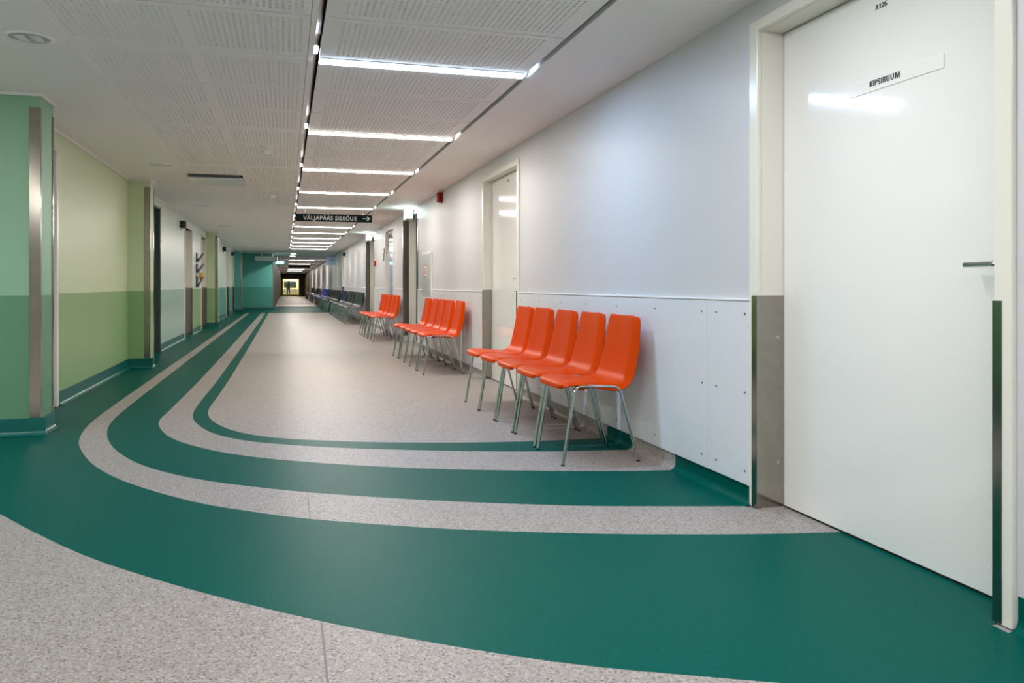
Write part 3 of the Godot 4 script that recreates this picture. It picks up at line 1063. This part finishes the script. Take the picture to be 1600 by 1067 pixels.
# ---------------------------------------------------------------- fittings
func hanging_sign(d: float, words: bool, label: String) -> void:
	var t := thing("hanging_sign", Vector3(0.752, 2.0, -d), label, "sign", "dark green hanging signs")
	var b := MB.new()
	b.box(Vector3(-0.6, 0, -0.012), Vector3(0.6, 0.118, 0.012), 0.002)
	var board := part(t, "board", b.done(), M.sign_dark)
	for x in [-0.45, 0.45]:
		var r := MB.new()
		r.tube([Vector3(x, 0.117, 0), Vector3(x, CEIL - 2.0 + 0.002, 0)], 0.0018, 6)
		part(t, "hanger", r.done(), M.aluminium)
	if not words:
		return
	var tx := text(board, "lettering", "VÄLJAPÄÄS SISEÕUE", 0.064, M.sign_white, 700)
	tx.position = Vector3(-0.06, 0.055, 0.0125)
	var ar := MB.new()
	ar.prism(PackedVector2Array([Vector2(0.452, 0.053), Vector2(0.542, 0.053), Vector2(0.513, 0.03), Vector2(0.524, 0.021), Vector2(0.568, 0.059), Vector2(0.524, 0.097), Vector2(0.513, 0.088), Vector2(0.542, 0.065), Vector2(0.452, 0.065)]), 0.012, 0.0138)
	part(board, "arrow", ar.done(), M.sign_white)


func make_fittings() -> void:
	hanging_sign(13.12, true, "dark green hanging sign reading VÄLJAPÄÄS SISEÕUE with an arrow")
	hanging_sign(47.0, false, "dark hanging sign board, nearer of two before the far door")
	hanging_sign(72.0, false, "dark hanging sign board, last one before the far door")

	# downlights in the plaster on the left
	var words := ["beside the first green pillar", "beside the second green pillar", "past the second green pillar", "before the leaflet holders", "over the aqua wall", "before the teal wall"]
	for i in 6:
		var t := thing("downlight", Vector3(-1.25, CEIL, -(4.575 + 4.44 * i)), "round recessed ceiling downlight, switched off, " + words[i], "downlight", "downlights in the plaster ceiling")
		var r := MB.new()
		r.lathe(Vector3.ZERO, [Vector2(0.093, 0.0), Vector2(0.093, -0.006), Vector2(0.098, -0.009), Vector2(0.108, -0.008), Vector2(0.114, 0.0005)], 40)
		part(t, "ring", r.done(), M.bead_white)
		var c := MB.new()
		c.lathe(Vector3.ZERO, [Vector2(0.0, -0.001), Vector2(0.093, -0.001)], 40)
		part(t, "cover", c.done(), M.grey_plate)
		var g := MB.new()
		g.lathe(Vector3.ZERO, [Vector2(0.093, -0.0045), Vector2(0.0, -0.0065)], 40)
		part(t, "lens", g.done(), M.cabinet_grey)
		for s in [-1.0, 1.0]:
			var l := MB.new()
			l.box(Vector3(s * 0.035 - 0.022, -0.009, -0.05), Vector3(s * 0.035 + 0.022, -0.004, 0.05), 0.002)
			part(t, "lamp_cover", l.done(), M.bead_white)
	for k in [[-0.165, 7.84, "nearer the camera side of the hung air panel"], [-0.182, 11.66, "past the hung air panel"]]:
		var t := thing("smoke_detector", Vector3(k[0], CEIL, -k[1]), "small white smoke detector on the perforated ceiling, " + ("before the hung air panel" if k[1] < 9 else "past the hung air panel"), "smoke detector", "smoke detectors")
		var b := MB.new()
		b.lathe(Vector3.ZERO, [Vector2(0.0, -0.008), Vector2(0.05, -0.008), Vector2(0.052, 0.0)], 24)
		part(t, "mount", b.done(), M.bead_white)
		b = MB.new()
		b.lathe(Vector3.ZERO, [Vector2(0.0, -0.036), Vector2(0.022, -0.035), Vector2(0.034, -0.022), Vector2(0.036, -0.008)], 24)
		part(t, "sensor", b.done(), M.bead_white)
	# air panel hung a little below the ceiling
	var ap := thing("air_diffuser", Vector3(-0.772, CEIL, -10.09), "square white air diffuser panel hung below the perforated ceiling", "air diffuser")
	var pb := MB.new()
	pb.box(Vector3(-0.3, -0.036, -0.35), Vector3(0.3, -0.022, 0.35), 0.003)
	part(ap, "plate", pb.done(), M.bead_white)
	pb = MB.new()
	pb.box(Vector3(-0.27, -0.022, -0.325), Vector3(0.27, 0.012, 0.325))
	part(ap, "neck", pb.done(), M.grey_plate)

	# red sounder high on the wall
	var al := thing("alarm_sounder", Vector3(WALL_R, 2.07, -10.45), "dark red alarm sounder on the white wall under the ceiling", "alarm")
	pb = MB.new()
	pb.box(Vector3(-0.018, 0.0, -0.055), Vector3(0.0, 0.15, 0.055), 0.006)
	part(al, "base", pb.done(), M.alarm_red)
	pb = MB.new()
	pb.box(Vector3(-0.075, 0.006, -0.048), Vector3(-0.018, 0.144, 0.048), 0.016)
	part(al, "horn", pb.done(), M.alarm_red)
	# cabinet
	var cb := thing("hose_cabinet", Vector3(WALL_R, 0.83, -11.56), "grey metal wall cabinet with a small red sticker", "cabinet")
	pb = MB.new()
	pb.box(Vector3(-0.026, 0, -0.37), Vector3(0, 0.63, 0.37), 0.003)
	part(cb, "frame", pb.done(), M.bead_white)
	pb = MB.new()
	pb.box(Vector3(-0.031, 0.018, -0.352), Vector3(-0.026, 0.612, 0.352), 0.002)
	var dr := part(cb, "door", pb.done(), M.cabinet_grey)
	pb = MB.new()
	pb.box(Vector3(-0.0325, 0.27, -0.09), Vector3(-0.031, 0.45, 0.09))
	var stick := part(dr, "sticker", pb.done(), M.sign_white)
	pb = MB.new()
	for k in [[0.27, 0.285, -0.09, 0.09], [0.435, 0.45, -0.09, 0.09], [0.285, 0.435, -0.09, -0.075], [0.285, 0.435, 0.075, 0.09], [0.31, 0.37, -0.05, 0.01], [0.385, 0.41, -0.04, 0.05], [0.30, 0.34, 0.03, 0.045]]:
		pb.box(Vector3(-0.0335, k[0], k[2]), Vector3(-0.0325, k[1], k[3]))
	part(stick, "red_print", pb.done(), M.sticker_red)
	# lit exit lamps beside the dark openings
	for k in [[12.95, "glowing white exit lamp over the nearer dark opening"], [19.35, "glowing white exit lamp over the farther dark opening"]]:
		var t := thing("exit_lamp", Vector3(1.93, CEIL, -k[0]), k[1], "exit lamp", "exit lamps over the openings")
		pb = MB.new()
		pb.box(Vector3(-0.06, -0.178, -0.16), Vector3(0.035, -0.012, 0.16), 0.008)
		part(t, "light_box", pb.done(), M.exit_glow)
		pb = MB.new()
		pb.box(Vector3(-0.066, -0.2, -0.165), Vector3(0.04, -0.178, 0.165), 0.004)
		part(t, "housing", pb.done(), M.aluminium)
		pb = MB.new()
		pb.box(Vector3(-0.066, -0.012, -0.165), Vector3(0.04, 0.0, 0.165))
		part(t, "ceiling_plate", pb.done(), M.aluminium)
		pb = MB.new()
		pb.box(Vector3(0.04, -0.2, -0.13), Vector3(0.07, -0.03, 0.13), 0.004)
		part(t, "bracket", pb.done(), M.steel_dark)
		var o := OmniLight3D.new()
		o.name = "exit_lamp_glow"
		t.add_child(o, true)
		o.position = Vector3(-0.1, -0.1, 0.2)
		o.light_energy = 0.018
		o.light_size = 0.05
		o.omni_range = 20.0
		o.light_color = Color(0.86, 1.0, 0.97)
		o.shadow_enabled = true
	# small plates on the right wall
	var pl := thing("door_plate", Vector3(WALL_R, 1.5, -17.0), "small grey name plate beside the pale blue door", "plate")
	pb = MB.new()
	pb.box(Vector3(-0.012, 0.0, -0.1), Vector3(0, 0.26, 0.1), 0.003)
	part(pl, "plate", pb.done(), M.grey_plate)
	pb = MB.new()
	pb.box(Vector3(-0.0135, 0.17, -0.08), Vector3(-0.012, 0.23, 0.08))
	part(pl, "insert", pb.done(), M.sign_white)
	var cp := thing("call_point", Vector3(WALL_R, 1.42, -18.6), "small red fire call point on the white wall", "call point")
	pb = MB.new()
	pb.box(Vector3(-0.05, 0.0, -0.06), Vector3(0, 0.12, 0.06), 0.006)
	part(cp, "case", pb.done(), M.sticker_red)
	pb = MB.new()
	pb.box(Vector3(-0.052, 0.03, -0.035), Vector3(-0.05, 0.09, 0.035))
	part(cp, "push_plate", pb.done(), M.sign_white)
	# projecting clock
	var ck := thing("wall_clock", Vector3(1.8, 1.8, -33.2), "pale blue square clock projecting from the white wall", "clock")
	pb = MB.new()
	pb.box(Vector3(-0.2, 0.0, -0.04), Vector3(0.16, 0.34, 0.04), 0.01)
	part(ck, "case", pb.done(), M.clock_blue)
	pb = MB.new()
	pb.box(Vector3(0.16, 0.13, -0.02), Vector3(0.2, 0.21, 0.02))
	part(ck, "arm", pb.done(), M.steel_dark)
	for k in [Vector2(0.07, 0.05), Vector2(-0.02, 0.11)]:
		pb = MB.new()
		pb.tube([Vector3(-0.02, 0.17, 0.046), Vector3(-0.02 + k.x, 0.17 + k.y, 0.046)], 0.006, 6)
		part(ck, "hand", pb.done(), M.ink)
	# door closers, dark, high on the walls
	for k in [[WALL_L, 1.0, 15.25, "black door closer above the aqua wall's first door"], [WALL_L, 1.0, 25.2, "black door closer on the aqua wall past the lime pillar"], [WALL_L, 1.0, 29.0, "black door closer beside the teal pillar"], [WALL_R, -1.0, 28.3, "black door closer above the dark chairs"]]:
		var t := thing("door_closer", Vector3(k[0], 2.0, -k[2]), k[3], "door closer", "door closers")
		pb = MB.new()
		pb.box(Vector3(minf(0.0, k[1] * 0.09), 0.0, -0.12), Vector3(maxf(0.0, k[1] * 0.09), 0.12, 0.12), 0.008)
		part(t, "case", pb.done(), M.black_plastic)
		pb = MB.new()
		pb.box(Vector3(minf(0.0, k[1] * 0.03), -0.04, -0.03), Vector3(maxf(0.0, k[1] * 0.03), 0.0, 0.03), 0.004)
		part(t, "arm", pb.done(), M.aluminium)
	# leaflet holders on the left wall
	var ys := [1.47, 1.245, 0.94]
	var says := ["topmost navy leaflet holder on the aqua wall", "middle navy leaflet holder on the aqua wall", "lowest navy leaflet holder, with a yellow leaflet above it"]
	for i in 3:
		var t := thing("leaflet_holder", Vector3(WALL_L, ys[i], -17.9), says[i], "leaflet holder", "leaflet holders")
		var tall := 0.24 if i == 2 else 0.19
		pb = MB.new()
		pb.prism(PackedVector2Array([Vector2(0.002, 0.0), Vector2(0.02, 0.0), Vector2(0.13, tall * 0.92), Vector2(0.12, tall * 0.92), Vector2(0.012, 0.012), Vector2(0.012, tall), Vector2(0.002, tall)]), -0.17, 0.17)
		part(t, "pocket", pb.done(), M.rack_navy)
		pb = MB.new()
		for s in [-1.0, 1.0]:
			pb.prism(PackedVector2Array([Vector2(0.004, 0.004), Vector2(0.02, 0.004), Vector2(0.05, 0.07), Vector2(0.004, 0.07)]), s * 0.17 - 0.003, s * 0.17 + 0.003)
		part(t, "end_plate", pb.done(), M.rack_navy)
	var lf := thing("leaflet", Vector3(WALL_L + 0.06, 1.11, -17.9), "yellow leaflet standing in the lowest navy holder", "leaflet")
	pb = MB.new()
	pb.prism(PackedVector2Array([Vector2(-0.02, -0.004), Vector2(0.018, -0.004), Vector2(0.062, 0.13), Vector2(0.0, 0.14)]), -0.12, 0.12)
	part(lf, "cover", pb.done(), M.paper_yellow)
	# white bulkhead and the green exit sign by the teal wall
	var tr := setting("trim_2", "white boxed bulkhead under the ceiling at the teal wall", "trim")
	bx(tr, "bulkhead", -1.12, -0.3, 1.93, 2.1, 32.2, 33.19, M.ceiling_white, 0.005)
	bx(tr, "hanger", -0.9, -0.86, 2.1, CEIL, 32.6, 32.7, M.ceiling_white)
	bx(tr, "hanger", -0.5, -0.46, 2.1, CEIL, 32.6, 32.7, M.ceiling_white)
	var ex := thing("exit_sign", Vector3(-0.22, 1.86, -34.5), "glowing green and white exit sign past the teal wall corner", "exit sign")
	pb = MB.new()
	pb.box(Vector3(-0.17, 0.0, -0.02), Vector3(0.17, 0.13, 0.02), 0.004)
	part(ex, "light_box", pb.done(), M.exit_green)
	pb = MB.new()
	for k in [[-0.12, -0.05], [0.02, 0.09]]:
		pb.box(Vector3(k[0], 0.03, 0.02), Vector3(k[1], 0.1, 0.022))
	part(ex, "pictogram", pb.done(), M.exit_glow)
	pb = MB.new()
	pb.tube([Vector3(0, 0.13, 0), Vector3(0, CEIL - 1.86, 0)], 0.01, 8)
	part(ex, "hanger", pb.done(), M.aluminium)


# ---------------------------------------------------------------- the figure behind the glass door
func make_person() -> void:
	var J := {
		"hip": Vector3(0, 0.86, 0), "chest": Vector3(0, 1.2, 0), "neck": Vector3(0, 1.36, 0), "head": Vector3(0, 1.5, 0.02), "crown": Vector3(0, 1.56, 0.0),
		"hl": Vector3(-0.085, 0.85, 0), "kl": Vector3(-0.1, 0.46, 0.02), "al": Vector3(-0.1, 0.07, -0.01), "tl": Vector3(-0.11, 0.035, 0.13),
		"hr": Vector3(0.085, 0.85, 0), "kr": Vector3(0.09, 0.46, 0.03), "ar": Vector3(0.1, 0.07, 0.0), "tr": Vector3(0.12, 0.035, 0.14),
		"sl": Vector3(-0.18, 1.3, 0), "el": Vector3(-0.27, 1.04, 0.02), "wl": Vector3(-0.22, 0.82, 0.1), "fl": Vector3(-0.2, 0.74, 0.13),
		"sr": Vector3(0.18, 1.3, 0), "er": Vector3(0.27, 1.05, 0.02), "wr": Vector3(0.21, 1.1, 0.2), "fr": Vector3(0.15, 1.16, 0.24),
	}
	var bones := [["hip", "chest", 0.14, 0.155], ["chest", "neck", 0.13, 0.055], ["neck", "head", 0.055, 0.09], ["head", "crown", 0.092, 0.088],
		["hl", "kl", 0.085, 0.06], ["kl", "al", 0.058, 0.042], ["al", "tl", 0.045, 0.033], ["hr", "kr", 0.085, 0.06], ["kr", "ar", 0.058, 0.042], ["ar", "tr", 0.045, 0.033],
		["sl", "el", 0.056, 0.044], ["el", "wl", 0.042, 0.03], ["wl", "fl", 0.034, 0.024], ["sr", "er", 0.056, 0.044], ["er", "wr", 0.042, 0.03], ["wr", "fr", 0.034, 0.024], ["sl", "sr", 0.07, 0.07]]
	var cell := 0.024
	var lo := Vector3(-0.36, -0.03, -0.2)
	var nx := 31
	var ny := 72
	var nz := 21
	var f := PackedFloat32Array()
	f.resize(nx * ny * nz)
	for k in nz:
		for j in ny:
			for i in nx:
				var p := lo + Vector3(i, j, k) * cell
				var d := 1.0
				for bn in bones:
					var a: Vector3 = J[bn[0]]
					var c: Vector3 = J[bn[1]]
					var t := clampf((p - a).dot(c - a) / (c - a).length_squared(), 0.0, 1.0)
					var e: float = p.distance_to(a.lerp(c, t)) - lerpf(bn[2], bn[3], t)
					var h := maxf(0.03 - absf(d - e), 0.0) / 0.03
					d = minf(d, e) - h * h * 0.03 * 0.25
				f[i + nx * (j + ny * k)] = d
	var at := {}
	for k in nz - 1:
		for j in ny - 1:
			for i in nx - 1:
				var sum := Vector3.ZERO
				var n := 0
				var val := []
				for q in 8:
					val.append(f[(i + (q & 1)) + nx * ((j + ((q >> 1) & 1)) + ny * (k + (q >> 2)))])
				for q in 8:
					for ax in [1, 2, 4]:
						if q & ax:
							continue
						var a: float = val[q]
						var b: float = val[q | ax]
						if (a < 0.0) != (b < 0.0):
							var t := a / (a - b)
							var pa := Vector3(q & 1, (q >> 1) & 1, q >> 2)
							var r: int = q | ax
							sum += pa.lerp(Vector3(r & 1, (r >> 1) & 1, r >> 2), t)
							n += 1
				if n:
					at[i + nx * (j + ny * k)] = lo + (Vector3(i, j, k) + sum / n) * cell
	var mb := MB.new()
	var grad := func(p: Vector3) -> Vector3:
		var g := (p - lo) / cell
		var i := clampi(roundi(g.x), 1, nx - 2)
		var j := clampi(roundi(g.y), 1, ny - 2)
		var k := clampi(roundi(g.z), 1, nz - 2)
		var o := i + nx * (j + ny * k)
		return Vector3(f[o + 1] - f[o - 1], f[o + nx] - f[o - nx], f[o + nx * ny] - f[o - nx * ny]).normalized()
	var strides := [1, nx, nx * ny]
	for k in range(1, nz - 1):
		for j in range(1, ny - 1):
			for i in range(1, nx - 1):
				var o := i + nx * (j + ny * k)
				for ax in 3:
					if (f[o] < 0.0) == (f[o + strides[ax]] < 0.0):
						continue
					var u: int = strides[(ax + 1) % 3]
					var w: int = strides[(ax + 2) % 3]
					if at.has(o) and at.has(o - u) and at.has(o - u - w) and at.has(o - w):
						var p := [at[o], at[o - u], at[o - u - w], at[o - w]]
						var q := []
						for z in p:
							q.append(grad.call(z))
						mb.tri(p[0], p[1], p[2], q[0], q[1], q[2])
						mb.tri(p[0], p[2], p[3], q[0], q[2], q[3])
	var t2 := thing("person", Vector3(0.33, -0.168, -89.6), "person in dark clothes standing behind the far glass door", "person")
	part(t2, "body", mb.done(), M.dark_cloth)


func _ready() -> void:
	make_materials()
	make_camera()
	make_floor()
	make_ceiling()
	make_right()
	make_left()
	make_ends()
	make_doors()
	make_ceiling_lights()
	make_chairs()
	make_fittings()
	make_person()
